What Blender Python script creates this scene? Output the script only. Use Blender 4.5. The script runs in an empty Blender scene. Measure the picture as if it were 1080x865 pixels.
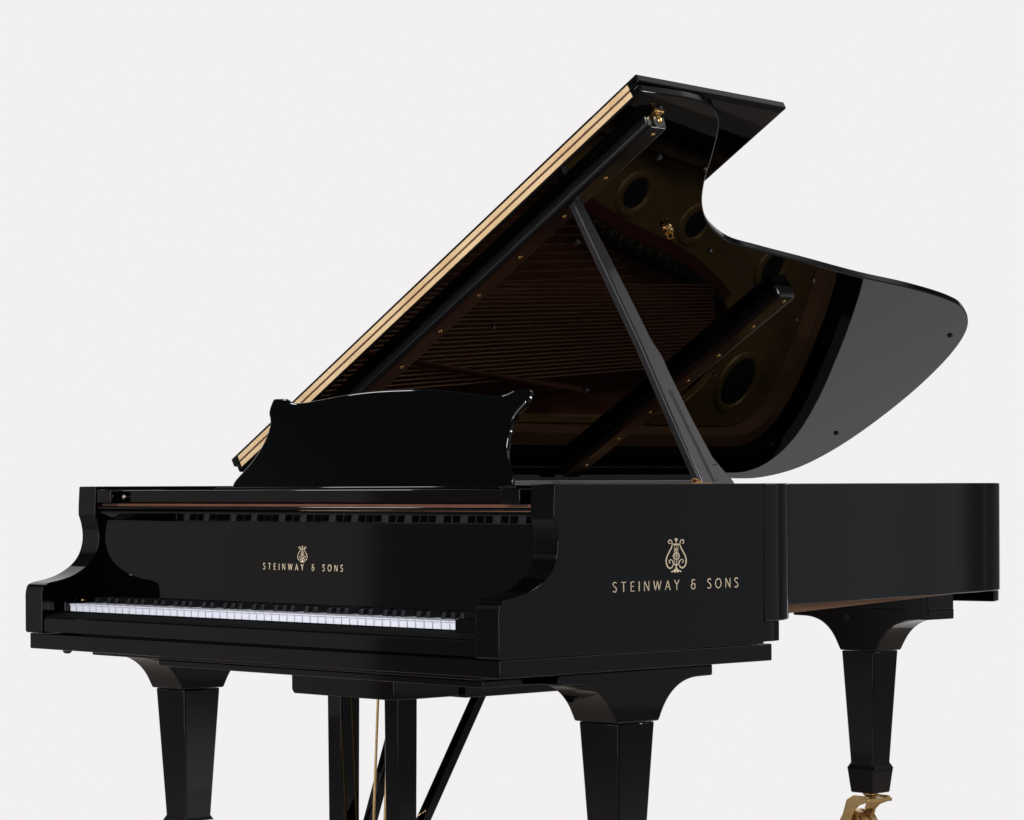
import bpy, bmesh, math, random
from mathutils import Vector, Matrix
random.seed(7)
S = bpy.context.scene
C = S.collection
R = math.radians

# ------------------------------------------------------------------ materials
def new_mat(name):
    m = bpy.data.materials.new(name); m.use_nodes = True
    nt = m.node_tree; nt.nodes.clear()
    out = nt.nodes.new('ShaderNodeOutputMaterial')
    return m, nt, out

def noise(nt, scale, detail=3, coord='Object', sx=(1, 1, 1)):
    tc = nt.nodes.new('ShaderNodeTexCoord'); mp = nt.nodes.new('ShaderNodeMapping')
    mp.inputs['Scale'].default_value = sx
    n = nt.nodes.new('ShaderNodeTexNoise'); n.inputs['Scale'].default_value = scale; n.inputs['Detail'].default_value = detail
    nt.links.new(tc.outputs[coord], mp.inputs['Vector']); nt.links.new(mp.outputs['Vector'], n.inputs['Vector'])
    return n

def ramp(nt, src, p0, c0, p1, c1):
    r = nt.nodes.new('ShaderNodeValToRGB')
    r.color_ramp.elements[0].position = p0; r.color_ramp.elements[0].color = c0 + (1,)
    r.color_ramp.elements[1].position = p1; r.color_ramp.elements[1].color = c1 + (1,)
    nt.links.new(src, r.inputs['Fac']); return r

def lacquer(name, gloss=0.7, base=(0.0009, 0.0009, 0.0010), rough=0.03):
    """polished black lacquer: dark diffuse under a clear Fresnel coat"""
    m, nt, out = new_mat(name)
    d = nt.nodes.new('ShaderNodeBsdfDiffuse'); d.inputs['Color'].default_value = base + (1,)
    g = nt.nodes.new('ShaderNodeBsdfGlossy'); g.inputs['Color'].default_value = (1, 1, 1, 1)
    n = noise(nt, 9, 4)
    rr = nt.nodes.new('ShaderNodeMapRange')
    rr.inputs['To Min'].default_value = rough * 0.6; rr.inputs['To Max'].default_value = rough * 1.6
    nt.links.new(n.outputs['Fac'], rr.inputs['Value']); nt.links.new(rr.outputs['Result'], g.inputs['Roughness'])
    # very faint waviness of the hand-polished surface
    n2 = noise(nt, 5, 2)
    b = nt.nodes.new('ShaderNodeBump'); b.inputs['Strength'].default_value = 0.03; b.inputs['Distance'].default_value = 0.004
    nt.links.new(n2.outputs['Fac'], b.inputs['Height']); nt.links.new(b.outputs['Normal'], g.inputs['Normal'])
    f = nt.nodes.new('ShaderNodeFresnel'); f.inputs['IOR'].default_value = 1.5
    mu = nt.nodes.new('ShaderNodeMath'); mu.operation = 'MULTIPLY'; mu.inputs[1].default_value = gloss
    nt.links.new(f.outputs['Fac'], mu.inputs[0])
    mx = nt.nodes.new('ShaderNodeMixShader')
    nt.links.new(mu.outputs[0], mx.inputs['Fac']); nt.links.new(d.outputs[0], mx.inputs[1]); nt.links.new(g.outputs[0], mx.inputs[2])
    nt.links.new(mx.outputs[0], out.inputs['Surface'])
    return m

def principled(name, c0, c1=None, rough=0.4, metal=0.0, scale=20, sx=(1, 1, 1), bump=0.0, spec=0.5):
    m, nt, out = new_mat(name)
    p = nt.nodes.new('ShaderNodeBsdfPrincipled')
    p.inputs['Roughness'].default_value = rough; p.inputs['Metallic'].default_value = metal
    p.inputs['Specular IOR Level'].default_value = spec
    n = noise(nt, scale, 4, sx=sx)
    r = ramp(nt, n.outputs['Fac'], 0.3, c0, 0.7, c1 or c0)
    nt.links.new(r.outputs['Color'], p.inputs['Base Color'])
    if bump:
        b = nt.nodes.new('ShaderNodeBump'); b.inputs['Strength'].default_value = bump; b.inputs['Distance'].default_value = 0.001
        nt.links.new(n.outputs['Fac'], b.inputs['Height']); nt.links.new(b.outputs['Normal'], p.inputs['Normal'])
    nt.links.new(p.outputs[0], out.inputs['Surface'])
    return m

BLACK = lacquer('black_lacquer', 0.75)
LIDM = lacquer('lid_lacquer', 0.52, rough=0.022)
SATIN = lacquer('satin_black', 0.8, base=(0.016, 0.0150, 0.0155), rough=0.13)
BATTENM = lacquer('batten_lacquer', 0.8, base=(0.004, 0.004, 0.0045), rough=0.16)
EBONY = principled('ebony_key', (0.004, 0.004, 0.006), (0.007, 0.007, 0.009), 0.42, scale=60, spec=0.3)
IVORY = principled('white_key', (0.66, 0.67, 0.735), (0.70, 0.71, 0.77), 0.25, scale=30)
BRASS = principled('polished_brass', (0.60, 0.38, 0.14), (0.72, 0.48, 0.20), 0.22, 1.0, 35)
HINGE = principled('hinge_brass', (0.74, 0.49, 0.235), (0.92, 0.68, 0.39), 0.40, 0.40, 9)
OLDBRASS = principled('caster_brass', (0.60, 0.40, 0.16), (0.76, 0.54, 0.25), 0.26, 0.8, 25)
AGED = principled('aged_brass', (0.16, 0.085, 0.03), (0.24, 0.13, 0.05), 0.35, 0.7, 60)
STEEL = principled('dark_screw', (0.35, 0.30, 0.25), (0.5, 0.45, 0.4), 0.3, 1.0, 80)
HINGEGREY = principled('grey_hinge_reflection', (0.16, 0.16, 0.162), (0.2, 0.2, 0.202), 0.45, 0.2, 40)
GILT = principled('gilt_inlay', (0.58, 0.47, 0.32), (0.66, 0.54, 0.38), 0.45, 0.0, 200)
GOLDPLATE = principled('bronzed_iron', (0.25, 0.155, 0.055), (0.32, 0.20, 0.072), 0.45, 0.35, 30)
WOOD = principled('mahogany_brown', (0.10, 0.036, 0.018), (0.16, 0.062, 0.03), 0.45, 0, 6, sx=(4, 1, 18))
SHELFREFLECT = principled('shelf_reflection_brown', (0.085, 0.029, 0.014), (0.12, 0.044, 0.022), 0.35, 0, 6, sx=(2, 20, 20))
MAPLE = principled('maple_rim_wood', (0.28, 0.145, 0.075), (0.36, 0.20, 0.11), 0.5, 0, 6, sx=(3, 1, 22))
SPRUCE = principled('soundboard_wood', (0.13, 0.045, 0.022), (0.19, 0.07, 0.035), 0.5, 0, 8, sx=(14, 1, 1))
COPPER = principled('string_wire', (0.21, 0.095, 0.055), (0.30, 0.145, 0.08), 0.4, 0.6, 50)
FELT = principled('red_felt', (0.075, 0.008, 0.010), (0.11, 0.011, 0.014), 0.95, 0, 300, bump=0.4)
SLIPSHADE = principled('slip_shade_black', (0.003, 0.003, 0.003), (0.006, 0.006, 0.006), 1.0, 0, 300, spec=0.05)
RUBBER = principled('black_rubber', (0.012, 0.012, 0.012), (0.02, 0.02, 0.02), 0.5, 0, 60)
HOLE = principled('dark_opening', (0.006, 0.005, 0.004), (0.010, 0.008, 0.006), 0.8, 0, 10)
FLOORM = principled('studio_floor', (0.66, 0.58, 0.51), (0.72, 0.64, 0.57), 0.5, 0, 3, sx=(1, 8, 1))

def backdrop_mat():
    m, nt, out = new_mat('glowing_white_backdrop')
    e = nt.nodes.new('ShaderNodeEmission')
    e.inputs['Color'].default_value = (0.8880, 0.8714, 0.8796, 1); e.inputs['Strength'].default_value = 1.0  # even white comes from emission in the material, not from lamps
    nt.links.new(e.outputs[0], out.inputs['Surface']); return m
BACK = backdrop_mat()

# ------------------------------------------------------------------ helpers
def link(name, bm, mat, parent=None, bevel=0.0, seg=2, sharp=38, kind=None):
    bmesh.ops.remove_doubles(bm, verts=bm.verts, dist=1e-6)
    bmesh.ops.recalc_face_normals(bm, faces=bm.faces)
    me = bpy.data.meshes.new(name); bm.to_mesh(me); bm.free()
    for p in me.polygons: p.use_smooth = True
    me.set_sharp_from_angle(angle=R(sharp))
    me.materials.append(mat)
    o = bpy.data.objects.new(name, me); C.objects.link(o)
    if parent is not None: parent_to(o, parent)
    if bevel:
        md = o.modifiers.new('bevel', 'BEVEL'); md.width = bevel; md.segments = seg
        md.limit_method = 'ANGLE'; md.angle_limit = R(40); md.harden_normals = False
        w = o.modifiers.new('weighted', 'WEIGHTED_NORMAL'); w.keep_sharp = True; w.weight = 100
    if kind: o['kind'] = kind
    return o

def parent_to(o, p):
    o.parent = p
    # everything is written in piano coordinates, so only children of the root are shifted back
    o.matrix_parent_inverse = Matrix.Translation(-ROOT_OFF) if p.parent is None else Matrix.Identity(4)

ROOT_OFF = Vector((0.745, 1.3, 0.0))

def copy_part(o, parent, offset=(0, 0, 0)):
    c = o.copy(); C.objects.link(c); parent_to(c, parent)
    c.location = Vector(o.location) + Vector(offset)
    return c

def box(bm, x0, x1, y0, y1, z0, z1):
    v = [bm.verts.new((x, y, z)) for z in (z0, z1) for x, y in ((x0, y0), (x1, y0), (x1, y1), (x0, y1))]
    for f in ((3, 2, 1, 0), (4, 5, 6, 7), (0, 1, 5, 4), (1, 2, 6, 5), (2, 3, 7, 6), (3, 0, 4, 7)):
        bm.faces.new([v[i] for i in f])

def prism(bm, pts, f0, f1):
    """closed outline pts -> solid; f0/f1 map an outline point to its two 3-D ends"""
    a = [bm.verts.new(f0(p)) for p in pts]; b = [bm.verts.new(f1(p)) for p in pts]
    n = len(pts)
    bm.faces.new(a[::-1]); bm.faces.new(b)
    for i in range(n): bm.faces.new((a[i], a[(i + 1) % n], b[(i + 1) % n], b[i]))

def frustum(bm, rings):
    """stack of rectangular rings (cx, cy, hx, hy, z)"""
    prev = None; first = None
    for cx, cy, hx, hy, z in rings:
        r = [bm.verts.new((cx + sx * hx, cy + sy * hy, z)) for sx, sy in ((-1, -1), (1, -1), (1, 1), (-1, 1))]
        if prev:
            for i in range(4): bm.faces.new((prev[i], prev[(i + 1) % 4], r[(i + 1) % 4], r[i]))
        else: first = r
        prev = r
    bm.faces.new(first[::-1]); bm.faces.new(prev)

def tube(bm, path, r, n=10):
    path = [Vector(p) for p in path]; prev = None; rings = []
    for i, p in enumerate(path):
        t = (path[min(i + 1, len(path) - 1)] - path[max(i - 1, 0)]).normalized()
        u = t.cross(Vector((0, 0, 1)) if abs(t.z) < 0.9 else Vector((1, 0, 0))).normalized(); w = t.cross(u)
        rad = r[i] if isinstance(r, (list, tuple)) else r
        rings.append([bm.verts.new(p + (u * math.cos(2 * math.pi * k / n) + w * math.sin(2 * math.pi * k / n)) * rad) for k in range(n)])
    for a, b in zip(rings[:-1], rings[1:]):
        for k in range(n): bm.faces.new((a[k], a[(k + 1) % n], b[(k + 1) % n], b[k]))
    bm.faces.new(rings[0][::-1]); bm.faces.new(rings[-1])

def disc_lathe(bm, org, ax, prof, n=24):
    """lathe of profile (radius, height) round axis ax through org"""
    org = Vector(org); ax = Vector(ax).normalized()
    u = ax.cross(Vector((0, 0, 1)) if abs(ax.z) < 0.9 else Vector((1, 0, 0))).normalized(); w = ax.cross(u)
    rings = []
    for rad, h in prof:
        if rad < 1e-6: rings.append([bm.verts.new(org + ax * h)])
        else: rings.append([bm.verts.new(org + ax * h + (u * math.cos(2 * math.pi * k / n) + w * math.sin(2 * math.pi * k / n)) * rad) for k in range(n)])
    for a, b in zip(rings[:-1], rings[1:]):
        for k in range(n):
            if len(a) == 1 and len(b) == 1: continue
            if len(a) == 1: bm.faces.new((a[0], b[(k + 1) % n], b[k]))
            elif len(b) == 1: bm.faces.new((a[k], a[(k + 1) % n], b[0]))
            else: bm.faces.new((a[k], a[(k + 1) % n], b[(k + 1) % n], b[k]))
    if len(rings[0]) > 1: bm.faces.new(rings[0][::-1])
    if len(rings[-1]) > 1: bm.faces.new(rings[-1])

def spline(pts, per=6, closed=False):
    """centripetal-like Catmull-Rom through 2-D points"""
    out = []; n = len(pts)
    for i in range(n if closed else n - 1):
        g = lambda k: Vector(pts[(i + k) % n]) if closed else Vector(pts[min(max(i + k, 0), n - 1)])
        p0, p1, p2, p3 = g(-1), g(0), g(1), g(2)
        d01 = max((p1 - p0).length, 1e-6) ** .5; d12 = max((p2 - p1).length, 1e-6) ** .5; d23 = max((p3 - p2).length, 1e-6) ** .5
        if (p1 - p0).length < 1e-5: p0 = p1 - (p2 - p1); d01 = d12
        if (p3 - p2).length < 1e-5: p3 = p2 + (p2 - p1); d23 = d12
        m1 = (p2 - p1) + d12 * ((p1 - p0) / d01 - (p2 - p0) / (d01 + d12))
        m2 = (p2 - p1) + d12 * ((p3 - p2) / d23 - (p3 - p1) / (d12 + d23))
        for k in range(per):
            t = k / per
            out.append(tuple(p1 * (2*t**3 - 3*t**2 + 1) + m1 * (t**3 - 2*t**2 + t) + p2 * (-2*t**3 + 3*t**2) + m2 * (t**3 - t**2)))
    if not closed: out.append(tuple(pts[-1]))
    return out

def offset_path(pts, d):
    """shift an open 2-D path to its left by d"""
    out = []
    for i, p in enumerate(pts):
        a = Vector(pts[max(i - 1, 0)]); b = Vector(pts[min(i + 1, len(pts) - 1)])
        t = (b - a).normalized(); out.append((p[0] - t.y * d, p[1] + t.x * d))
    return out

def wall(bm, outer, inner, z0, z1):
    """curved wall between two equal-length open paths; z0/z1 may be functions of (x, y)"""
    f0 = z0 if callable(z0) else (lambda x, y: z0); f1 = z1 if callable(z1) else (lambda x, y: z1)
    V = lambda path, f: [bm.verts.new((x, y, f(x, y))) for x, y in path]
    ob, ot, ib, it = V(outer, f0), V(outer, f1), V(inner, f0), V(inner, f1)
    for i in range(len(outer) - 1):
        bm.faces.new((ob[i], ob[i+1], ot[i+1], ot[i])); bm.faces.new((ib[i+1], ib[i], it[i], it[i+1]))
        bm.faces.new((ot[i], ot[i+1], it[i+1], it[i])); bm.faces.new((ob[i+1], ob[i], ib[i], ib[i+1]))
    for k in (0, -1): bm.faces.new((ob[k], ot[k], it[k], ib[k]))

def ribbon(bm, path, w, fmap, thick, closed=False):
    """flat stroke of width w along a 2-D path, raised by thick; fmap(x, y, h) -> 3-D"""
    P = [Vector(p) for p in path]; n = len(P); L = []; Rr = []
    for i, p in enumerate(P):
        a = P[(i - 1) % n] if closed else P[max(i - 1, 0)]; b = P[(i + 1) % n] if closed else P[min(i + 1, n - 1)]
        d1 = (p - a); d2 = (b - p)
        t = (d1.normalized() + d2.normalized()) if d1.length > 1e-9 and d2.length > 1e-9 else (b - a)
        t = t.normalized() if t.length > 1e-9 else (b - a).normalized()
        nn = Vector((-t.y, t.x)); c = 1.0
        if d1.length > 1e-9 and d2.length > 1e-9: c = max(0.45, abs(nn.dot(Vector((-d1.y, d1.x)).normalized())))
        ww = (w[i] if isinstance(w, (list, tuple)) else w) / 2 / c
        L.append(p + nn * ww); Rr.append(p - nn * ww)
    mk = lambda q, h: bm.verts.new(fmap(q.x, q.y, h))
    lb, lt, rb, rt = [mk(q, 0) for q in L], [mk(q, thick) for q in L], [mk(q, 0) for q in Rr], [mk(q, thick) for q in Rr]
    for i in range(n if closed else n - 1):
        j = (i + 1) % n
        bm.faces.new((lt[i], rt[i], rt[j], lt[j])); bm.faces.new((lb[i], lt[i], lt[j], lb[j]))
        bm.faces.new((rt[i], rb[i], rb[j], rt[j])); bm.faces.new((lb[j], rb[j], rb[i], lb[i]))
    if not closed:
        for k in (0, n - 1): bm.faces.new((lb[k], lt[k], rt[k], rb[k]))

def arc(cx, cy, rx, ry, a0, a1, n=14):
    return [(cx + rx * math.cos(R(a0 + (a1 - a0) * k / n)), cy + ry * math.sin(R(a0 + (a1 - a0) * k / n))) for k in range(n + 1)]

# ------------------------------------------------------------------ writing and emblem
def letter(ch):
    """strokes (path, relative width) on a unit cap height, and the advance"""
    if ch == 'S':
        return [(spline([(0.42, 0.87), (0.33, 0.96), (0.20, 0.985), (0.06, 0.90), (0.05, 0.72), (0.20, 0.56), (0.36, 0.43), (0.41, 0.26), (0.33, 0.08), (0.17, 0.015), (0.02, 0.10)], 4), 1.0)], 0.44
    if ch == 'T': return [([(0, 0.965), (0.56, 0.965)], .8), ([(0.28, 0), (0.28, 0.965)], 1.1)], 0.56
    if ch == 'E': return [([(0.06, 0), (0.06, 1)], 1.1), ([(0.06, 0.965), (0.42, 0.965)], .8), ([(0.06, 0.52), (0.38, 0.52)], .8), ([(0.06, 0.035), (0.43, 0.035)], .8)], 0.44
    if ch == 'I': return [([(0.05, 0), (0.05, 1)], 1.1)], 0.10
    if ch == 'N': return [([(0.04, 0), (0.04, 1)], .8), ([(0.05, 0.98), (0.55, 0.02)], 1.15), ([(0.56, 0), (0.56, 1)], .8)], 0.60
    if ch == 'W': return [([(0, 1), (0.22, 0.02)], 1.15), ([(0.22, 0.02), (0.44, 0.98)], .8), ([(0.44, 0.98), (0.66, 0.02)], 1.15), ([(0.66, 0.02), (0.86, 1)], .8)], 0.86
    if ch == 'A': return [([(0, 0), (0.29, 1)], .85), ([(0.28, 1), (0.58, 0)], 1.15), ([(0.11, 0.34), (0.48, 0.34)], .8)], 0.58
    if ch == 'Y': return [([(0, 1), (0.26, 0.50)], 1.15), ([(0.53, 1), (0.26, 0.50)], .85), ([(0.26, 0.52), (0.26, 0)], 1.1)], 0.53
    if ch == 'O': return [(arc(0.37, 0.5, 0.34, 0.475, 0, 345, 23) + [(0.71, 0.5)], 1.0)], 0.74
    if ch == '&':
        return [(spline([(0.43, 0.86), (0.35, 0.96), (0.22, 0.98), (0.10, 0.88), (0.11, 0.70), (0.24, 0.58), (0.40, 0.56)], 4), .9),
                (spline([(0.24, 0.58), (0.08, 0.48), (0.02, 0.28), (0.08, 0.08), (0.24, 0.01), (0.40, 0.09), (0.46, 0.28), (0.40, 0.44), (0.54, 0.52)], 4), .9)], 0.52
    return [], 0.42

def lettering(text, x0, x1, y0, cap, fmap, thick, parent, xs=1.3, wt=0.10):
    """set text so that it fills x0..x1 with even gaps; each word is a part of its own"""
    bm = bmesh.new()
    capx = cap * xs
    adv = sum(letter(c)[1] for c in text) * capx
    gap = (x1 - x0 - adv) / (len(text) - 1); x = x0
    for ch in text + ' ':
        if ch == ' ': link('lettering', bm, GILT, parent); bm = bmesh.new()
        strokes, a = letter(ch)
        for path, wd in strokes:
            ribbon(bm, [(x + px * capx, y0 + py * cap) for px, py in path], wt * cap * wd, fmap, thick)
        x += a * capx + gap

def lyre_emblem(bm, cx, y0, h, fmap, thick, bold=1.0, xs=1.36):
    """lyre with scrolled arms, strings, ring monogram and spreading foot"""
    k = h / 455.0
    M = lambda pts, s=1: [(cx + s * (px - 412) * k * xs, y0 + (540 - py) * k) for px, py in pts]
    arm = spline([(490, 152), (505, 157), (514, 135), (500, 110), (476, 118), (464, 160), (472, 205), (497, 255), (530, 320), (545, 390), (531, 448), (497, 480), (466, 466), (452, 430), (457, 393), (478, 369), (503, 380), (505, 405), (488, 412)], 5)
    n = len(arm)
    wd = [(11 + 9 * math.sin(math.pi * min(1, i / n)) ** 2) * k * bold for i in range(n)]
    for s in (1, -1): ribbon(bm, M(arm, s), wd, fmap, thick)
    ribbon(bm, M([(352, 169), (472, 169)]), 17 * k * bold, fmap, thick)
    ribbon(bm, M([(365, 434), (460, 434)]), 17 * k * bold, fmap, thick)
    for sx in (388, 412, 436): ribbon(bm, M([(sx, 176), (sx, 428)]), 6.5 * k * bold, fmap, thick * .8)
    ribbon(bm, M(arc(412, 108, 12, 14, 0, 345, 15)), 18 * k * bold, fmap, thick, closed=True)
    ribbon(bm, M([(412, 125), (412, 165)]), 9 * k * bold, fmap, thick)
    ribbon(bm, M(arc(414, 322, 41, 42, 0, 348, 22)), 12 * k * bold, fmap, thick * 1.1, closed=True)
    ribbon(bm, M(spline([(430, 236), (414, 226), (399, 240), (410, 262), (428, 282), (424, 302), (404, 306)], 4)), 11 * k * bold, fmap, thick * 1.1)
    ribbon(bm, M([(400, 324), (430, 324)]), 9 * k * bold, fmap, thick * 1.05)
    foot = spline([(340, 523), (378, 505), (400, 480), (406, 440)], 5) + spline([(418, 440), (424, 480), (446, 505), (488, 523)], 5) + spline([(488, 523), (470, 536), (450, 526), (432, 541), (412, 531), (392, 541), (374, 526), (354, 536), (340, 523)], 4)[1:-1]
    q = M(foot); prism(bm, q, lambda p: fmap(p[0], p[1], 0), lambda p: fmap(p[0], p[1], thick))

# ------------------------------------------------------------------ piano
W = 1.485          # width over the arms
ZR = 0.95          # top of the rim
ZB = 0.678         # underside of the outer rim
piano = bpy.data.objects.new('grand_piano', None); C.objects.link(piano)
piano.location = ROOT_OFF; piano.empty_display_size = 0.3
piano['label'] = 'polished black concert grand piano with its lid propped open on one stick'
piano['category'] = 'piano'

# ---- rim -----------------------------------------------------------------
rim_key = [(W, 0.722), (1.482, 0.765), (1.469, 0.805), (1.435, 0.853), (1.325, 0.935), (1.24, 0.99), (1.155, 1.062), (1.09, 1.147), (1.03, 1.278),
           (1.007, 1.40), (0.975, 1.60), (0.933, 1.855), (0.905, 2.066), (0.872, 2.25), (0.853, 2.335), (0.812, 2.412), (0.732, 2.475), (0.61, 2.525),
           (0.44, 2.552), (0.21, 2.550), (0.10, 2.515), (0.035, 2.455), (0.005, 2.38), (0, 2.28), (0, 1.9), (0, 1.5), (0, 1.1), (0, 0.722)]
rim_out = spline(rim_key, 7)
bm = bmesh.new(); wall(bm, rim_out, offset_path(rim_out, 0.052), ZB, ZR)
rim = link('rim', bm, BLACK, piano, 0.0025, 2, 50)
inn0, inn1 = offset_path(rim_out, 0.0535), offset_path(rim_out, 0.092)
bm = bmesh.new()
wall(bm, inn0, inn1, lambda x, y: 0.652 + max(0, min(0.022, (y - 1.30) * 0.024)), 0.90)
link('inner_rim', bm, MAPLE, piano, 0.001)
# mahogany facing on the inside of the case above the plate
# lower band under the tail
tail = [p for p in rim_out if p[1] > 2.33]
tail = offset_path(tail, 0.003)
bm = bmesh.new(); prism(bm, [(tail[0][0] - 0.14, 2.31)] + tail + [(tail[-1][0] + 0.1, 2.31)], lambda p: (p[0], p[1], 0.6505), lambda p: (p[0], p[1], ZB - 0.001))
link('tail_block', bm, BLACK, piano, 0.002)
# lower cheek step of the treble side and under the bass side
low = offset_path([p for p in rim_out if p[0] > 1.43 and p[1] < 0.9], 0.010)
low = [p for p in low if p[1] < 0.79]
bm = bmesh.new(); prism(bm, [(1.38, 0.725)] + low + [(1.38, low[-1][1])], lambda p: (p[0], p[1], 0.6375), lambda p: (p[0], p[1], ZB - 0.001))
link('case_step', bm, BLACK, piano, 0.0015)

# ---- arms (cheeks) --------------------------------------------------------
arm_prof = [(0.72, 0.6345), (0.004, 0.6345), (0.0, 0.638)] + spline([(0.0, 0.70), (0.0005, 0.722), (0.006, 0.737), (0.018, 0.7425), (0.05, 0.7485), (0.078, 0.7560), (0.103, 0.7675), (0.124, 0.782), (0.140, 0.801), (0.149, 0.825), (0.1505, 0.845), (0.147, 0.868), (0.140, 0.888)], 5) + [(0.1400, 0.9045), (0.1425, 0.948), (0.1445, ZR), (0.72, ZR)]
treble_arm = bass_arm = None
for name, x0, x1 in (('arm', 1.4225, W), ('arm', 0.0, 0.0625)):
    bm = bmesh.new(); prism(bm, arm_prof, lambda p: (x0, p[0], p[1]), lambda p: (x1, p[0], p[1]))
    o = link(name, bm, BLACK, piano, 0.0035, 3, 30)
    if x0 > 1: treble_arm = o
# gilded lettering on the treble side
side = lambda u, v, h: (W + 0.0004 + h, u, v)
lettering('STEINWAY & SONS', 0.2925, 0.6435, 0.7480, 0.0186, side, 0.0004, treble_arm, 1.28, 0.10)
bm = bmesh.new(); lyre_emblem(bm, 0.4665, 0.7806, 0.0660, side, 0.0004, 1.0, 1.46)
link('emblem', bm, GILT, treble_arm)

# ---- key bed, slip, blocks, keys -----------------------------------------
bm = bmesh.new(); box(bm, 0.0115, 1.4835, 0.004, 0.746, 0.6005, 0.6338)
key_bed = link('key_bed', bm, BLACK, piano, 0.002)
bm = bmesh.new(); box(bm, 0.44, 1.415, 0.026, 0.30, 0.5795, 0.593); box(bm, 0.215, 1.415, 0.022, 0.30, 0.5935, 0.6)      # moulding set back below the key bed
link('key_bed_moulding', bm, BLACK, piano, 0.002)
bm = bmesh.new()
prism(bm, [(0.0035, 0.638), (0.0035, 0.664), (0.006, 0.668), (0.012, 0.669), (0.0535, 0.669), (0.0535, 0.638)],
      lambda p: (0.0635, p[0], p[1]), lambda p: (1.4215, p[0], p[1]))
link('key_slip', bm, BLACK, piano, 0.0003, 1)
bm = bmesh.new(); prism(bm, [(0.008, 0.6690), (0.010, 0.6715), (0.0535, 0.6790), (0.0535, 0.6690)], lambda p: (0.0640, p[0], p[1]), lambda p: (1.4210, p[0], p[1]))
link('slip_shade_cover', bm, SLIPSHADE, piano)  # added matt black cover, keeps the slip top dark instead of mirroring keys
bm = bmesh.new(); box(bm, 0.0640, 1.4210, 0.0545, 0.40, 0.6342, 0.6750)
link('key_frame', bm, BLACK, piano, 0.001)
KX, KY, KW, KZ = 0.0864, 0.055, 0.02368, 0.6975
for x0, x1 in ((0.0635, KX - 0.0012), (KX + 52 * KW + 0.0008, 1.4215)):
    bm = bmesh.new(); box(bm, x0, x1, 0.0455, 0.157, 0.6755, 0.703)
    kb = link('key_block', bm, BLACK, piano, 0.003)
    bm = bmesh.new(); disc_lathe(bm, ((x0 + x1) / 2, 0.10, 0.703), (0, 0, 1), [(0.007, 0), (0.007, 0.002), (0.004, 0.003), (0, 0.003)], 16)
    link('screw', bm, BRASS, kb)
bm = bmesh.new()
prism(bm, [(KY + 0.0024, 0.681), (KY + 0.0024, KZ - 0.0034), (KY, KZ - 0.0028), (KY, KZ), (KY + 0.15, KZ), (KY + 0.15, 0.681)],
      lambda p: (0, p[0], p[1]), lambda p: (KW - 0.0021, p[0], p[1]))
wk = link('white_key', bm, IVORY, piano, 0.0005, 1)
wk.location = (KX, 0, 0)
for i in range(1, 52): copy_part(wk, piano, (KW * i, 0, 0))
bm = bmesh.new()
prism(bm, [(KY + 0.049, KZ + 0.0003), (KY + 0.0535, KZ + 0.0105), (KY + 0.057, KZ + 0.012), (KY + 0.10, KZ + 0.0125), (KY + 0.10, KZ + 0.0003)],
      lambda p: (-0.0055, p[0], p[1]), lambda p: (0.0055, p[0], p[1]))
bk = None
for i in range(51):
    if 'ABCDEFG'[i % 7] in 'ACDFG':
        d = {'A': 0.001, 'C': -0.0015, 'D': 0.0015, 'F': -0.002, 'G': 0.0}['ABCDEFG'[i % 7]]
        x = KX + KW * (i + 1) + d
        if bk is None:
            bk = link('black_key', bm, EBONY, piano, 0.0012, 2); bk.location = (x, 0, 0)
        else: copy_part(bk, piano, (x - bk.location.x, 0, 0))

# ---- fallboard ------------------------------------------------------------
bm = bmesh.new()
fb = [(0.158, 0.7005), (0.160, 0.8735), (0.1592, 0.8775), (0.1480, 0.8908), (0.1472, 0.8940), (0.149, 0.8975), (0.156, 0.8985), (0.185, 0.8985), (0.185, 0.7005)]
prism(bm, fb, lambda p: (0.0635, p[0], p[1]), lambda p: (1.4215, p[0], p[1]))
fall = link('fallboard', bm, BLACK, piano, 0.0012)
front = lambda u, v, h: (u, 0.1578 - (v - 0.7005) * -0.0114 - 0.0004 - h, v)
lettering('STEINWAY & SONS', 0.6215, 0.8715, 0.7785, 0.0130, front, 0.0004, fall, 1.15, 0.105)
bm = bmesh.new(); lyre_emblem(bm, 0.7465, 0.7948, 0.0332, front, 0.0004, 0.95, 1.55)
link('emblem', bm, GILT, fall)

# ---- music shelf and desk -----------------------------------------------
bm = bmesh.new()
prism(bm, [(0.163, 0.9135), (0.161, 0.9155), (0.161, 0.939), (0.163, 0.941), (0.44, 0.941), (0.44, 0.9135)], lambda p: (0.0635, p[0], p[1]), lambda p: (1.4215, p[0], p[1]))
shelf = link('music_shelf', bm, BLACK, piano, 0.0012)
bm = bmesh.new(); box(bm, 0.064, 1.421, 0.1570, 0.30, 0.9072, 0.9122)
link('felt_and_reflection_strip', bm, SHELFREFLECT, shelf)  # red-brown reflection under the shelf, coloured in as a solid strip
bm = bmesh.new(); tube(bm, [(0.064, 0.1475, 0.9035), (1.421, 0.1475, 0.9035)], 0.0032, 12)
link('hinge_rod', bm, BLACK, shelf)
for x0, x1 in ((1.350, 1.402), (0.078, 0.130)):
    bm = bmesh.new(); box(bm, x0, x1, 0.1335, 0.28, 0.9145, 0.9425)
    link('desk_slide', bm, BLACK, shelf, 0.002)
bm = bmesh.new(); disc_lathe(bm, (0.1500, 0.160, 0.9270), (0, -1, 0), [(0.004, 0), (0.004, 0.004), (0.0055, 0.005), (0.005, 0.009), (0.002, 0.010), (0, 0.010)], 20)
link('desk_knob', bm, STEEL, shelf)
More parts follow.
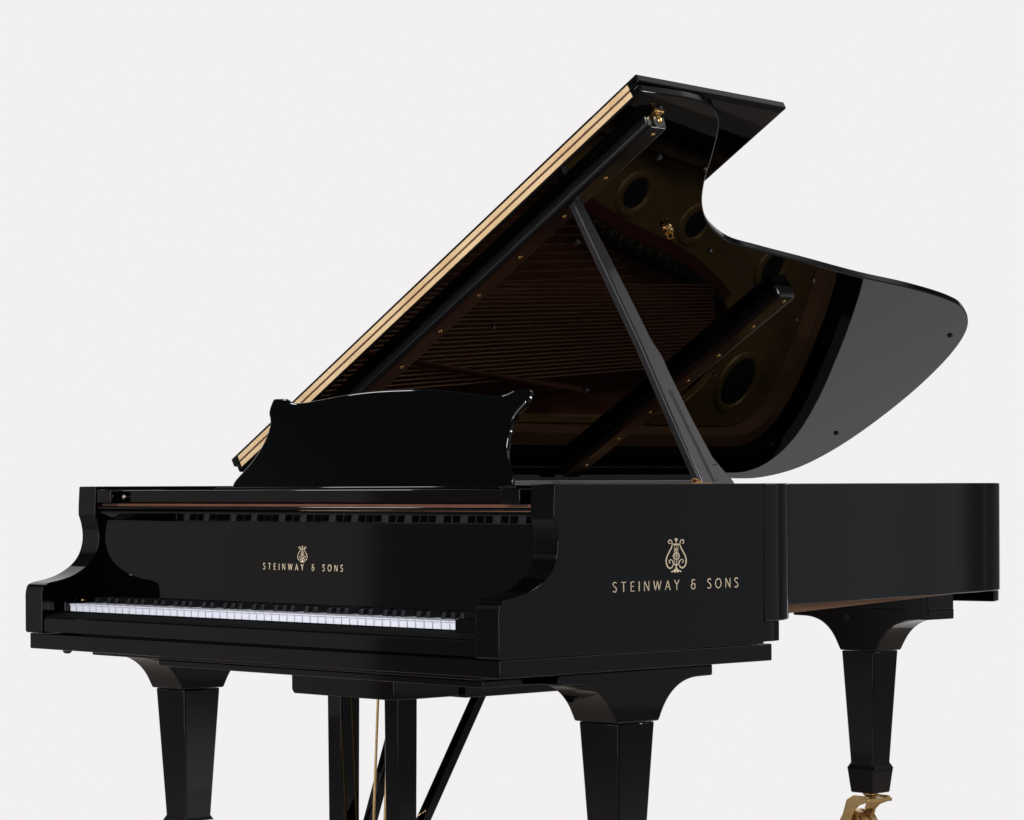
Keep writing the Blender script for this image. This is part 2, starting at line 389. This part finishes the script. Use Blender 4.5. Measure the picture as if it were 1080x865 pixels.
half = spline([(0.436, 0), (0.436, 0.018), (0.417, 0.044), (0.397, 0.072), (0.386, 0.098), (0.381, 0.122), (0.381, 0.140), (0.384, 0.156), (0.392, 0.170)], 3) + \
       spline([(0.392, 0.170), (0.4015, 0.182), (0.405, 0.196), (0.4035, 0.2185)], 3)[1:] + [(0.359, 0.218)] + spline([(0.359, 0.218), (0.335, 0.2085), (0.307, 0.206), (0.24, 0.2125), (0.155, 0.2225), (0.075, 0.2275), (0, 0.2285)], 3)[1:]
desk_out = [(0.744 + x * 0.992, h) for x, h in half] + [(0.744 - x * 0.997, h) for x, h in half[-2::-1]]
t25 = R(25)
dm = lambda off: (lambda p: (p[0], 0.322 + p[1] * math.sin(t25) + off * math.cos(t25), 0.9425 + p[1] * math.cos(t25) - off * math.sin(t25)))
bm = bmesh.new(); prism(bm, desk_out, dm(0), dm(0.015))
desk = link('music_desk', bm, BLACK, piano, 0.005, 3, 25)
bm = bmesh.new(); box(bm, 0.30, 1.19, 0.285, 0.330, 0.9415, 0.9465)
link('desk_ledge', bm, BLACK, desk, 0.002)
for x in (0.345, 1.145):
    bm = bmesh.new(); disc_lathe(bm, (x, 0.345, 0.9412), (0, 0, 1), [(0.012, 0), (0.012, 0.010), (0.007, 0.016), (0, 0.017)], 16)
    link('desk_hinge', bm, STEEL, desk)

# ---- lid ------------------------------------------------------------------
AL = R(30.2); HZ = ZR + 0.02
ex, en = Vector((math.cos(AL), 0, math.sin(AL))), Vector((-math.sin(AL), 0, math.cos(AL)))
def LP(s, y, h=0.0): return Vector((0, y, HZ)) + ex * s + en * h
lid_key = [(0.022, 0.575), (0.012, 1.0), (0.004, 1.5), (-0.004, 2.0), (-0.010, 2.28), (-0.006, 2.42), (0.035, 2.515), (0.093, 2.562), (0.21, 2.598), (0.439, 2.600), (0.634, 2.556), (0.7465, 2.497), (0.810, 2.432),
           (0.854, 2.357), (0.8825, 2.266), (0.919, 2.072), (0.947, 1.857), (0.989, 1.602), (1.021, 1.4016), (1.044, 1.282), (1.104, 1.153), (1.169, 1.071), (1.25, 1.002), (1.336, 0.944),
           (1.445, 0.860), (1.487, 0.795), (1.501, 0.725), (1.503, 0.66), (1.503, 0.575)]
lid_out = spline(lid_key, 5)
bm = bmesh.new(); prism(bm, lid_out, lambda p: LP(p[0], p[1], 0), lambda p: LP(p[0], p[1], 0.0185))
lid = link('lid', bm, LIDM, piano, 0.003, 3, 30)
# folded-back front flap lying on the lid
bm = bmesh.new()
fl0 = [(0.012, 0.575), (1.497, 0.575), (1.4725, 1.034), (-0.004, 1.034)]
fl1 = [(0.012, 0.575), (1.506, 0.575), (1.4845, 1.047), (-0.004, 1.047)]
a = [bm.verts.new(LP(s, y, 0.0205)) for s, y in fl0]; b = [bm.verts.new(LP(s, y, 0.0245)) for s, y in fl1]; c = [bm.verts.new(LP(s, y, 0.0408)) for s, y in fl1]
bm.faces.new(a[::-1]); bm.faces.new(c)
for q, w in ((a, b), (b, c)):
    for i in range(4): bm.faces.new((q[i], q[(i + 1) % 4], w[(i + 1) % 4], w[i]))
flap = link('front_flap', bm, LIDM, lid, 0.0025, 3, 20)
# brass piano hinge: one leaf on the lid's edge, one on the flap's
for h0, h1, par in ((0.0050, 0.0165, lid), (0.0215, 0.0330, flap)):
    bm = bmesh.new(); prism(bm, [(0.040, h0), (1.478, h0), (1.478, h1), (0.040, h1)], lambda p: LP(p[0], 0.5745, p[1]), lambda p: LP(p[0], 0.5728, p[1]))
    for k in range(36):
        s = 0.05 + k * 0.0402
        disc_lathe(bm, LP(s, 0.5728, (h0 + h1) / 2 + (0.003 if k % 2 else -0.003)), (0, -1, 0), [(0.0032, 0), (0.0026, 0.0008), (0, 0.001)], 10)
    link('hinge_leaf', bm, HINGE, lid)
bm = bmesh.new(); tube(bm, [LP(0.040, 0.573, 0.019), LP(1.478, 0.573, 0.019)], 0.0016, 8)
link('hinge_pin', bm, WOOD, lid)
# stiffening battens under the lid
def batten(s0, s1, y0, y1, h, screws):
    bm = bmesh.new()
    pts = [(y0 - 0.002, -0.0002), (y0, -h + 0.011), (y0 + 0.003, -h + 0.004), (y0 + 0.010, -h), (y1 - 0.004, -h), (y1, -h + 0.004), (y1 + 0.002, -0.0002)]
    prism(bm, pts, lambda p: LP(s0, p[0], p[1]), lambda p: LP(s1 + (0.004 if p[1] > -0.001 else 0), p[0], p[1]))
    o = link('batten', bm, BATTENM, lid, 0.003, 3)
    for s in screws:
        bm = bmesh.new(); disc_lathe(bm, LP(s, (y0 + y1) / 2 + 0.004, -h), -en, [(0.005, 0), (0.0045, 0.0012), (0.002, 0.0018), (0, 0.0018)], 14)
        link('screw', bm, BRASS, o)
batten(0.10, 1.434, 0.641, 0.697, 0.030, (0.22, 0.38, 0.53, 0.676, 0.819, 0.967, 1.12, 1.259, 1.413))
batten(0.055, 0.893, 1.583, 1.642, 0.034, (0.115, 0.245, 0.372, 0.52, 0.635, 0.765, 0.875))
# rubber bumpers and small pins on the underside
bumper = None
for s, y, r in ((1.464, 0.663, .006), (1.310, 0.800, .010), (1.288, 0.964, .006), (0.997, 0.830, .011), (0.413, 1.372, .010), (1.006, 1.251, .006), (0.922, 1.696, .006), (0.725, 2.452, .009), (0.234, 2.502, .009), (0.76, 1.80, .005), (0.50, 1.75, .005), (0.66, 0.86, .006)):
    bm = bmesh.new(); disc_lathe(bm, LP(s, y, 0), -en, [(r * .75, -0.001), (r * .75, 0.004), (r * .5, 0.006), (0, 0.0065)], 16)
    link('bumper', bm, RUBBER, lid)
# brass catch at the batten's end and prop cup on the lid
bm = bmesh.new()
disc_lathe(bm, LP(1.446, 0.668, -0.001), -en, [(0.008, 0), (0.008, 0.002), (0.0045, 0.004), (0.004, 0.016), (0.0065, 0.018), (0.005, 0.023), (0, 0.024)], 18)
box_pts = [(1.437, 0.655), (1.455, 0.655), (1.455, 0.683), (1.437, 0.683)]
prism(bm, box_pts, lambda p: LP(p[0], p[1], -0.004), lambda p: LP(p[0], p[1], 0.0))
link('lid_catch', bm, BRASS, lid, 0.0006)
bm = bmesh.new()
disc_lathe(bm, LP(1.0765, 1.042, -0.0), -en, [(0.012, 0), (0.012, 0.002), (0.007, 0.004), (0.0065, 0.010), (0.011, 0.012), (0.011, 0.015), (0.006, 0.016), (0, 0.016)], 20)
tube(bm, [LP(1.068, 1.042, -0.013), LP(1.064, 1.047, -0.021), LP(1.072, 1.054, -0.025), LP(1.079, 1.048, -0.018)], 0.002, 8)
tube(bm, [LP(1.0765, 1.026, -0.003), LP(1.0765, 1.058, -0.003)], 0.003, 8)
link('prop_cup', bm, BRASS, lid, 0.0005)

# ---- lid prop ---------------------------------------------------------------
PA = Vector((1.40, 0, 0.953)); PD = Vector((-0.5355, 0, 0.8446)); PN = Vector((0.8446, 0, 0.5355))
def PPt(y, t, h=0.0): q = PA + PD * t + PN * h; return Vector((q.x, y, q.z))
prof = [(0.634, -0.05), (0.634, 0.01), (0.6405, 0.176), (0.650, 0.337), (0.6515, 0.60), (0.653, 0.690), (0.657, 0.6925), (0.675, 0.6925), (0.6795, 0.689), (0.6875, 0.43)] + \
       spline([(0.6890, 0.352), (0.6905, 0.338), (0.6945, 0.318), (0.6980, 0.300), (0.6965, 0.269)], 3) + [(0.697, 0.159), (0.7045, 0.06), (0.7185, 0.028), (0.731, 0.004), (0.735, -0.05)]
bm = bmesh.new(); prism(bm, prof, lambda p: PPt(p[0], p[1], -0.020), lambda p: PPt(p[0], p[1], 0))
prop = link('lid_prop', bm, SATIN, piano, 0.0085, 6, 30)
bm = bmesh.new(); prism(bm, [(0.6735, 0.004), (0.6715, 0.2135), (0.6745, 0.2165), (0.692, 0.2165), (0.692, 0.155), (0.698, 0.06), (0.704, 0.040), (0.688, 0.040), (0.684, 0.004)], lambda p: PPt(p[0], p[1], -0.012), lambda p: PPt(p[0], p[1], 0.0016))
link('half_stick', bm, SATIN, prop, 0.0008)
bm = bmesh.new()
prism(bm, [(0.667, 0.001), (0.6655, 0.2195), (0.6715, 0.2195), (0.6735, 0.001)], lambda p: PPt(p[0], p[1], -0.01), lambda p: PPt(p[0], p[1], 0.0007))
link('slot', bm, HOLE, prop)
bm = bmesh.new()
box(bm, 1.375, 1.4215, 0.588, 0.642, 0.9450, 0.9515)
tube(bm, [(1.395, 0.612, 0.951), (1.39, 0.616, 0.957), (1.388, 0.624, 0.959), (1.393, 0.632, 0.955)], 0.003, 8)
disc_lathe(bm, (1.40, 0.625, 0.950), (0, 0, 1), [(0.007, 0), (0.007, 0.005), (0.004, 0.007), (0, 0.007)], 14)
link('prop_hinge', bm, AGED, prop, 0.0006)
# added hinge strip closing the lid gap; its grey imitates a grazing reflection
bm = bmesh.new(); box(bm, 0.010, 0.022, 0.60, 2.26, 0.9502, 0.9600)
lh = link('lid_hinge', bm, HINGEGREY, piano, 0.001)
bm = bmesh.new(); box(bm, 0.0105, 0.0215, 0.60, 2.20, 0.9602, 0.9768)
link('hinge_strip', bm, BLACK, lh, 0.001)

# ---- iron plate, soundboard, strings (seen mirrored in the lid) ----------------
board = offset_path(rim_out, 0.0915)
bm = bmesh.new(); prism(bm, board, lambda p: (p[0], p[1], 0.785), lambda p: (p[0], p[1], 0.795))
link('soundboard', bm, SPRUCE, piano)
po = offset_path(rim_out, 0.096)
keep = [p for p in po if p[1] > 0.735 or p[0] > 0.7]
inner_key = [(1.33, 0.725), (1.18, 0.86), (1.02, 0.95), (0.91, 1.08), (0.80, 1.26), (0.70, 1.45), (0.625, 1.62), (0.585, 1.78), (0.545, 1.93), (0.50, 2.05), (0.44, 2.16), (0.34, 2.205), (0.25, 2.19), (0.165, 2.12), (0.115, 1.95), (0.106, 1.6), (0.106, 1.3), (0.106, 1.0), (0.106, 0.725)]
ik = spline(inner_key, 12)
def resample(path, n):
    d = [0]
    for p, q in zip(path[:-1], path[1:]): d.append(d[-1] + math.hypot(q[0] - p[0], q[1] - p[1]))
    out = []; j = 0
    for i in range(n):
        t = d[-1] * i / (n - 1)
        while j < len(d) - 2 and d[j + 1] < t: j += 1
        f = (t - d[j]) / max(d[j + 1] - d[j], 1e-9)
        out.append((path[j][0] + (path[j+1][0] - path[j][0]) * f, path[j][1] + (path[j+1][1] - path[j][1]) * f))
    return out
# match outer and inner by key parameters so the band keeps its width
po_r, ik_r = resample(keep, 120), resample(ik, 120)
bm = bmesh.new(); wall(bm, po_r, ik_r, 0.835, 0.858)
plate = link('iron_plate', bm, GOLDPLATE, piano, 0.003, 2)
for x, y, rx, ry in ((0.75, 1.635, 0.045, 0.045), (0.682, 1.895, 0.042, 0.042), (0.575, 2.255, 0.05, 0.042), (0.235, 2.305, 0.042, 0.075), (1.22, 0.95, 0.045, 0.045), (0.93, 1.30, 0.045, 0.045)):
    if (x, y) == (0.235, 2.305): rx, ry = 0.075, 0.062
    bm = bmesh.new()
    n = 36
    prof_r = [(1.0, 0.8585), (1.0, 0.8595), (0.0, 0.8595)]
    ring = [bm.verts.new((x + rx * math.cos(2*math.pi*k/n), y + ry * math.sin(2*math.pi*k/n), 0.8592)) for k in range(n)]
    bm.faces.new(ring)
    hole = link('sound_hole_shade', bm, HOLE, plate)  # shade inside the hole drawn as a flat near-black disc on the plate
    bm = bmesh.new()
    tors = []
    for k in range(n):
        ca, sa = math.cos(2*math.pi*k/n), math.sin(2*math.pi*k/n); rr = []
        for j in range(8):
            b_ = 2*math.pi*j/8; e = 0.012 * math.cos(b_)
            rr.append(bm.verts.new((x + (rx + 0.008 + e) * ca, y + (ry + 0.008 + e) * sa, 0.859 + 0.007 * math.sin(b_))))
        tors.append(rr)
    for k in range(n):
        for j in range(8): bm.faces.new((tors[k][j], tors[(k+1) % n][j], tors[(k+1) % n][(j+1) % 8], tors[k][(j+1) % 8]))
    link('hole_rim', bm, GOLDPLATE, plate)
# struts
for (x0, y0), (x1, y1), w in (((0.315, 0.735), (0.205, 1.70), 0.0055), ((1.05, 0.735), (0.89, 1.12), 0.009)):
    bm = bmesh.new(); d = Vector((x1 - x0, y1 - y0, 0)).normalized(); nn = Vector((-d.y, d.x, 0)) * w
    a, b = Vector((x0, y0, 0)), Vector((x1, y1, 0))
    prism(bm, [a + nn, a - nn, b - nn, b + nn], lambda p: (p.x, p.y, 0.862), lambda p: (p.x, p.y, 0.892))
    link('plate_strut', bm, WOOD, plate, 0.003)
bm = bmesh.new()
fin = spline([(1.14, 0.90), (0.97, 1.03), (0.86, 1.20), (0.74, 1.42), (0.655, 1.66), (0.605, 1.86), (0.55, 2.00), (0.485, 2.12)], 6)
wall(bm, offset_path(fin, 0.016), offset_path(fin, -0.016), 0.8582, 0.866)
link('felt_and_reflection_strip', bm, FELT, plate)
# hitch-pin row: small black lugs along the plate's edge
bm = bmesh.new()
lug = resample(spline([(0.80, 1.235), (0.70, 1.42), (0.625, 1.60), (0.575, 1.80), (0.535, 1.95), (0.475, 2.09)], 8), 46)
for i, (x, y) in enumerate(lug): 
    o_ = 0.012 if i % 2 else 0.0
    box(bm, x - 0.009 + o_, x + 0.009 + o_, y - 0.008, y + 0.008, 0.8583, 0.870)
o = link('hitch_lugs', bm, RUBBER, plate)
# tuning-pin block and front of plate, under the music desk
bm = bmesh.new(); box(bm, 0.0635, 1.4215, 0.45, 0.72, 0.80, 0.86)
link('pin_block', bm, GOLDPLATE, piano, 0.004)
# strings
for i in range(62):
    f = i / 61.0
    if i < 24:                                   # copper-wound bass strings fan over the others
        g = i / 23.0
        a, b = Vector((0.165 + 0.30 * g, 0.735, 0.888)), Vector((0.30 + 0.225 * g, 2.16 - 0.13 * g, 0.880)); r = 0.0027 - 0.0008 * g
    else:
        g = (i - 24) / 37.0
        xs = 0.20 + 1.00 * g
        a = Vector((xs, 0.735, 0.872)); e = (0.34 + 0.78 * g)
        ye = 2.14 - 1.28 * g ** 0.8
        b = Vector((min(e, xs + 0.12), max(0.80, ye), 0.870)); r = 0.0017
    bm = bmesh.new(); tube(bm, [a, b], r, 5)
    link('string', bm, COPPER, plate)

# ---- underside beams -------------------------------------------------------
for x0, x1, y0, y1, z0, z1 in ((0.83, 0.905, 0.46, 0.78, 0.513, 0.599), (0.20, 0.27, 0.46, 0.80, 0.536, 0.599), (0.06, 1.425, 0.775, 0.83, 0.645, 0.783), (0.42, 0.50, 0.90, 2.1, 0.665, 0.784), (0.25, 0.822, 2.10, 2.205, 0.6365, 0.6762)):
    bm = bmesh.new(); box(bm, x0, x1, y0, y1, z0, z1)
    link('beam', bm, BLACK, piano, 0.002)
for x, y in ((0.085, 0.05), (1.395, 0.045)):
    bm = bmesh.new(); disc_lathe(bm, (x, y, 0.6004), (0, 0, -1), [(0.010, 0), (0.010, 0.006), (0.006, 0.010), (0, 0.011)], 16)
    link('screw', bm, RUBBER, key_bed)

# ---- legs and casters -------------------------------------------------------
def leg_column(bm, cx, cy, ztop, zc=0.236):
    frustum(bm, [(cx, cy, 0.0525, 0.0495, ztop), (cx, cy, 0.0365, 0.0350, zc), (cx, cy, 0.0435, 0.0415, zc - 0.013), (cx, cy, 0.0425, 0.0405, zc - 0.022), (cx, cy, 0.0365, 0.0350, 0.161), (cx, cy, 0.034, 0.0325, 0.1585)])

def bracket_outline(arm, half, ztip, zunder, zbot, ztop):
    cur = [(arm, zunder), (arm - 0.060, zunder - 0.0025), (arm - 0.094, zunder - 0.013), (arm - 0.118, zunder - 0.029), (arm - 0.136, zunder - 0.049), (half, zbot)]
    right = spline(cur, 5)
    return [(-arm, ztop)] + [(-x, z) for x, z in right] + [(x, z) for x, z in right[::-1]] + [(arm, ztop)]

def caster(cx, cy, ang):
    """brass double-wheel caster hung under a leg; the wheels trail to one side"""
    ca, sa = math.cos(ang), math.sin(ang)
    T = lambda u, v, z: (cx + (u * ca - v * sa) * 0.84, cy + (u * sa + v * ca) * 0.84, z)
    bm = bmesh.new()
    disc_lathe(bm, (cx, cy, 0.140), (0, 0, 1), [(0.014, 0), (0.014, 0.010), (0.020, 0.013), (0.020, 0.0184)], 20)
    yoke = [(0.040, 0.1515), (-0.028, 0.1515), (-0.060, 0.138), (-0.083, 0.092), (-0.083, 0.058), (-0.058, 0.048), (-0.044, 0.082), (-0.028, 0.112), (-0.006, 0.126), (0.040, 0.138)]
    for v0, v1 in ((-0.046, -0.036), (0.036, 0.046)):
        prism(bm, yoke, lambda p: T(p[0], v0, p[1]), lambda p: T(p[0], v1, p[1]))
    prism(bm, [(0.048, -0.047), (-0.030, -0.047), (-0.030, 0.047), (0.048, 0.047)], lambda p: T(p[0], p[1], 0.1375), lambda p: T(p[0], p[1], 0.1465))
    c = link('caster', bm, OLDBRASS, piano, 0.002)
    for v0 in (-0.031, 0.003):
        bm = bmesh.new()
        disc_lathe(bm, T(-0.058, v0, 0.056), Vector(T(0, 1, 0)) - Vector(T(0, 0, 0)), [(0.014, -0.001), (0.036, 0.001), (0.050, 0.0), (0.056, 0.005), (0.056, 0.023), (0.050, 0.028), (0.036, 0.027), (0.014, 0.029)], 32)
        link('wheel', bm, OLDBRASS, c)
    bm = bmesh.new(); tube(bm, [T(-0.058, -0.052, 0.056), T(-0.058, 0.052, 0.056)], 0.011, 14)
    link('axle', bm, OLDBRASS, c)

prof = bracket_outline(0.2105, 0.0575, 0.590, 0.5785, 0.4995, 0.5995)
for cx in (1.4085, 0.0765):
    cy = 0.3815
    bm = bmesh.new(); leg_column(bm, cx, cy, 0.4985, 0.214)
    lg = link('leg', bm, BLACK, piano, 0.003)
    bm = bmesh.new(); prism(bm, prof, lambda p: (cx - 0.0565, cy + p[0], p[1]), lambda p: (cx + 0.0565, cy + p[0], p[1]))
    link('bracket', bm, BLACK, lg, 0.003, 2, 25)
    caster(cx, cy, R(20))
cx, cy = 0.5585, 2.2
bm = bmesh.new(); leg_column(bm, cx, cy, 0.5225)
lg = link('leg', bm, BLACK, piano, 0.003)
prof = bracket_outline(0.2125, 0.0555, 0.62, 0.6085, 0.5235, 0.6355)
prof = [(x * (1.08 if x > 0 else 1.0), z) for x, z in prof]
bm = bmesh.new(); prism(bm, prof, lambda p: (cx + p[0], cy - 0.052, p[1]), lambda p: (cx + p[0], cy + 0.052, p[1]))
br = link('bracket', bm, BLACK, lg, 0.003, 2, 25)
bm = bmesh.new(); disc_lathe(bm, (0.5285, cy - 0.0515, 0.6085), (0, -1, 0), [(0.010, 0), (0.010, 0.002), (0, 0.002)], 16)
link('bolt', bm, HOLE, lg)
caster(cx, cy, R(-12))

# ---- pedal lyre -------------------------------------------------------------
bm = bmesh.new()
prism(bm, [(0.585, 0.599), (0.585, 0.526), (0.592, 0.518), (0.905, 0.518), (0.905, 0.599)], lambda p: (p[0], 0.262, p[1]), lambda p: (p[0], 0.44, p[1]))
lyre = link('pedal_lyre', bm, BLACK, piano, 0.002)
for cx in (0.6715, 0.8495):
    bm = bmesh.new(); frustum(bm, [(cx, 0.330, 0.0215, 0.026, 0.517), (cx, 0.330, 0.0205, 0.0235, 0.18), (cx, 0.330, 0.0205, 0.0235, 0.10)])
    link('post', bm, BLACK, lyre, 0.002)
bm = bmesh.new(); box(bm, 0.60, 0.91, 0.265, 0.42, 0.065, 0.0995)
link('pedal_box', bm, BLACK, lyre, 0.004)
for x in (0.675, 0.743, 0.811):
    bm = bmesh.new(); tube(bm, [(x, 0.30, 0.085), (x, 0.20, 0.080), (x, 0.14, 0.066), (x, 0.11, 0.062)], [0.008, 0.010, 0.016, 0.013], 12)
    link('pedal', bm, BRASS, lyre)
for k, x in enumerate((0.722, 0.757, 0.792)):
    bm = bmesh.new(); tube(bm, [(x - 0.004, 0.385, 0.5175), (x - 0.030, 0.385, 0.10)], 0.0028, 8)
    link('pedal_rod', bm, OLDBRASS, lyre)
for x, yt in ((0.690, 0.500), (0.800, 0.630)):
    bm = bmesh.new()
    a, b = Vector((x, 0.325, 0.085)), Vector((x, yt, 0.560)); d = (b - a).normalized(); nn = Vector((0, -d.z, d.y)) * 0.011
    prism(bm, [a + nn, a - nn, b - nn, b + nn], lambda p: (p.x - 0.011, p.y, p.z), lambda p: (p.x + 0.011, p.y, p.z))
    link('brace', bm, BLACK, lyre, 0.002)
bm = bmesh.new(); disc_lathe(bm, (0.735, 0.2615, 0.566), (0, -1, 0), [(0.012, 0), (0.012, 0.003), (0.006, 0.004), (0, 0.004)], 16)
link('bolt', bm, RUBBER, lyre)

# ------------------------------------------------------------------ camera
YAW, ROLL = 0.803, 0.0043
CAM = Vector((5.1517, -3.5064, 0.945))
fw = Vector((-math.sin(YAW), math.cos(YAW), 0)); rt = Vector((math.cos(YAW), math.sin(YAW), 0)); up = Vector((0, 0, 1))
cr, sr = math.cos(ROLL), math.sin(ROLL)
RX, UX = rt * cr - up * sr, rt * sr + up * cr
cam = bpy.data.cameras.new('camera'); co = bpy.data.objects.new('camera', cam); C.objects.link(co)
M = Matrix((RX, UX, -fw)).transposed().to_4x4(); M.translation = CAM; co.matrix_world = M
cam.sensor_fit = 'HORIZONTAL'; cam.sensor_width = 36; cam.lens = 2990.3 * 36 / 1080
cam.shift_y = (513.64 - 432.5) / 1080; cam.clip_end = 200; cam.clip_start = 0.05
S.camera = co

# ------------------------------------------------------------------ setting
g = lambda X, Z, z: (CAM.x + rt.x * X + fw.x * Z, CAM.y + rt.y * X + fw.y * Z, z)
bm = bmesh.new()
bm.faces.new([bm.verts.new(g(X, Z, 0)) for X, Z in ((-5.6, -3), (7, -3), (7, 13), (-5.6, 13))])
link('floor', bm, FLOORM, kind='structure')
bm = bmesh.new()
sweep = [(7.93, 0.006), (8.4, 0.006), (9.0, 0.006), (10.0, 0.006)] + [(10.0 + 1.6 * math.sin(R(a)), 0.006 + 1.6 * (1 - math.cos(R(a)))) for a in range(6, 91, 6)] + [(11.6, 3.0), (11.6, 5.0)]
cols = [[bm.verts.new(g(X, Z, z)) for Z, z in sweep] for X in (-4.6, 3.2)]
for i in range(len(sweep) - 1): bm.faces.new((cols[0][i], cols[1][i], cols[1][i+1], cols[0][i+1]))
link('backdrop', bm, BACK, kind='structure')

# ------------------------------------------------------------------ light
w = bpy.data.worlds.new('World'); S.world = w; w.use_nodes = True
nt = w.node_tree; nt.nodes.clear()
out = nt.nodes.new('ShaderNodeOutputWorld'); bg = nt.nodes.new('ShaderNodeBackground')
nt.links.new(bg.outputs[0], out.inputs['Surface'])
tc = nt.nodes.new('ShaderNodeTexCoord')
def half(axis, a, b):
    d = nt.nodes.new('ShaderNodeVectorMath'); d.operation = 'DOT_PRODUCT'
    nt.links.new(tc.outputs['Generated'], d.inputs[0]); d.inputs[1].default_value = Vector(axis).normalized()
    r = nt.nodes.new('ShaderNodeMapRange'); r.interpolation_type = 'SMOOTHSTEP'
    r.inputs['From Min'].default_value = a; r.inputs['From Max'].default_value = b
    nt.links.new(d.outputs['Value'], r.inputs['Value']); return r.outputs['Result']
def lobe(col, *limits):
    """a soft-edged bright part of the studio: the product of one or more half-spaces"""
    f = half(*limits[0])
    for q in limits[1:]:
        m = nt.nodes.new('ShaderNodeMath'); m.operation = 'MULTIPLY'
        nt.links.new(f, m.inputs[0]); nt.links.new(half(*q), m.inputs[1]); f = m.outputs[0]
    m = nt.nodes.new('ShaderNodeVectorMath'); m.operation = 'SCALE'; m.inputs[0].default_value = col
    nt.links.new(f, m.inputs['Scale']); return m.outputs['Vector']
terms = [lobe((1.15, 1.13, 1.15), ((0.25, 0.72, 0.64), 0.925, 0.985), ((0, 0, -1), -0.69, -0.60)),                              # added unseen glow that greys the prop's face
         lobe((0.036, 0.039, 0.044), ((0, 0, 1), -1.3, -1.2)),                                     # dim studio all round
         lobe((2.1, 2.2, 2.5), ((0, -1, 0), 0.77, 0.87)),                               # unseen cool glow added in front of the keyboard for edge highlights
         lobe((0.080, 0.060, 0.048), ((0, 0, -1), -0.40, -0.15), ((0, -1, 0), -0.2, 0.2)),
         lobe((0.055, 0.056, 0.060), ((0, 0, -1), -0.40, -0.15), ((0, 1, 0), -0.2, 0.2)),                                  # walls a little lighter than the ceiling
         lobe((0.21, 0.20, 0.20), ((-0.658, 0.753, 0), -0.006, 0.006), ((-0.88, -0.47, 0), 0.86, 0.93)),  # grey wall mirrored in the fallboard
         lobe((0.19, 0.193, 0.213), ((0.974, -0.225, 0), 0.03, 0.09), ((0.62, 0.78, 0), 0.45, 0.75))]                                 # light wall beyond the treble side
acc = terms[0]
for t in terms[1:]:
    a = nt.nodes.new('ShaderNodeVectorMath'); a.operation = 'ADD'
    nt.links.new(acc, a.inputs[0]); nt.links.new(t, a.inputs[1]); acc = a.outputs['Vector']
nt.links.new(acc, bg.inputs['Color'])

def area(name, loc, target, sx, sy, energy, spread=180, col=(1, 0.98, 0.95)):
    l = bpy.data.lights.new(name, 'AREA'); l.shape = 'RECTANGLE'; l.size = sx; l.size_y = sy; l.energy = energy; l.color = col; l.spread = R(spread)
    o = bpy.data.objects.new(name, l); C.objects.link(o); o.location = loc
    o.rotation_euler = (Vector(target) - Vector(loc)).to_track_quat('-Z', 'Y').to_euler()
area('added_treble_fill', (3.3, 1.3, 3.1), (0.85, 1.45, 0.9), 0.8, 0.8, 12, 62)  # unseen lamp added to light the plate and the prop
area('added_front_fill', (3.0, -4.6, 3.4), (0.72, 0.3, 0.8), 0.16, 0.16, 15, 42, (1, 0.985, 0.96))  # unseen lamp added to brighten the keys from the front
area('added_side_glint', (-2.3, 0.3, 3.7), (0.5, 0.3, 0.6), 0.9, 0.4, 3.0, 80, (0.95, 0.97, 1))  # unseen lamp added for the bright lines on shelf and desk
area('added_strip_glint', (4.8, 4.0, 1.95), (1.2, 0.5, 1.45), 0.35, 1.2, 6, 55, (0.95, 0.97, 1))  # unseen lamp added for highlights on desk and rim edges

S.view_settings.view_transform = 'Standard'; S.view_settings.look = 'None'
S.view_settings.exposure = 0; S.view_settings.gamma = 1
S.render.engine = 'CYCLES'; S.cycles.use_denoising = True
S.cycles.max_bounces = 10; S.cycles.glossy_bounces = 8
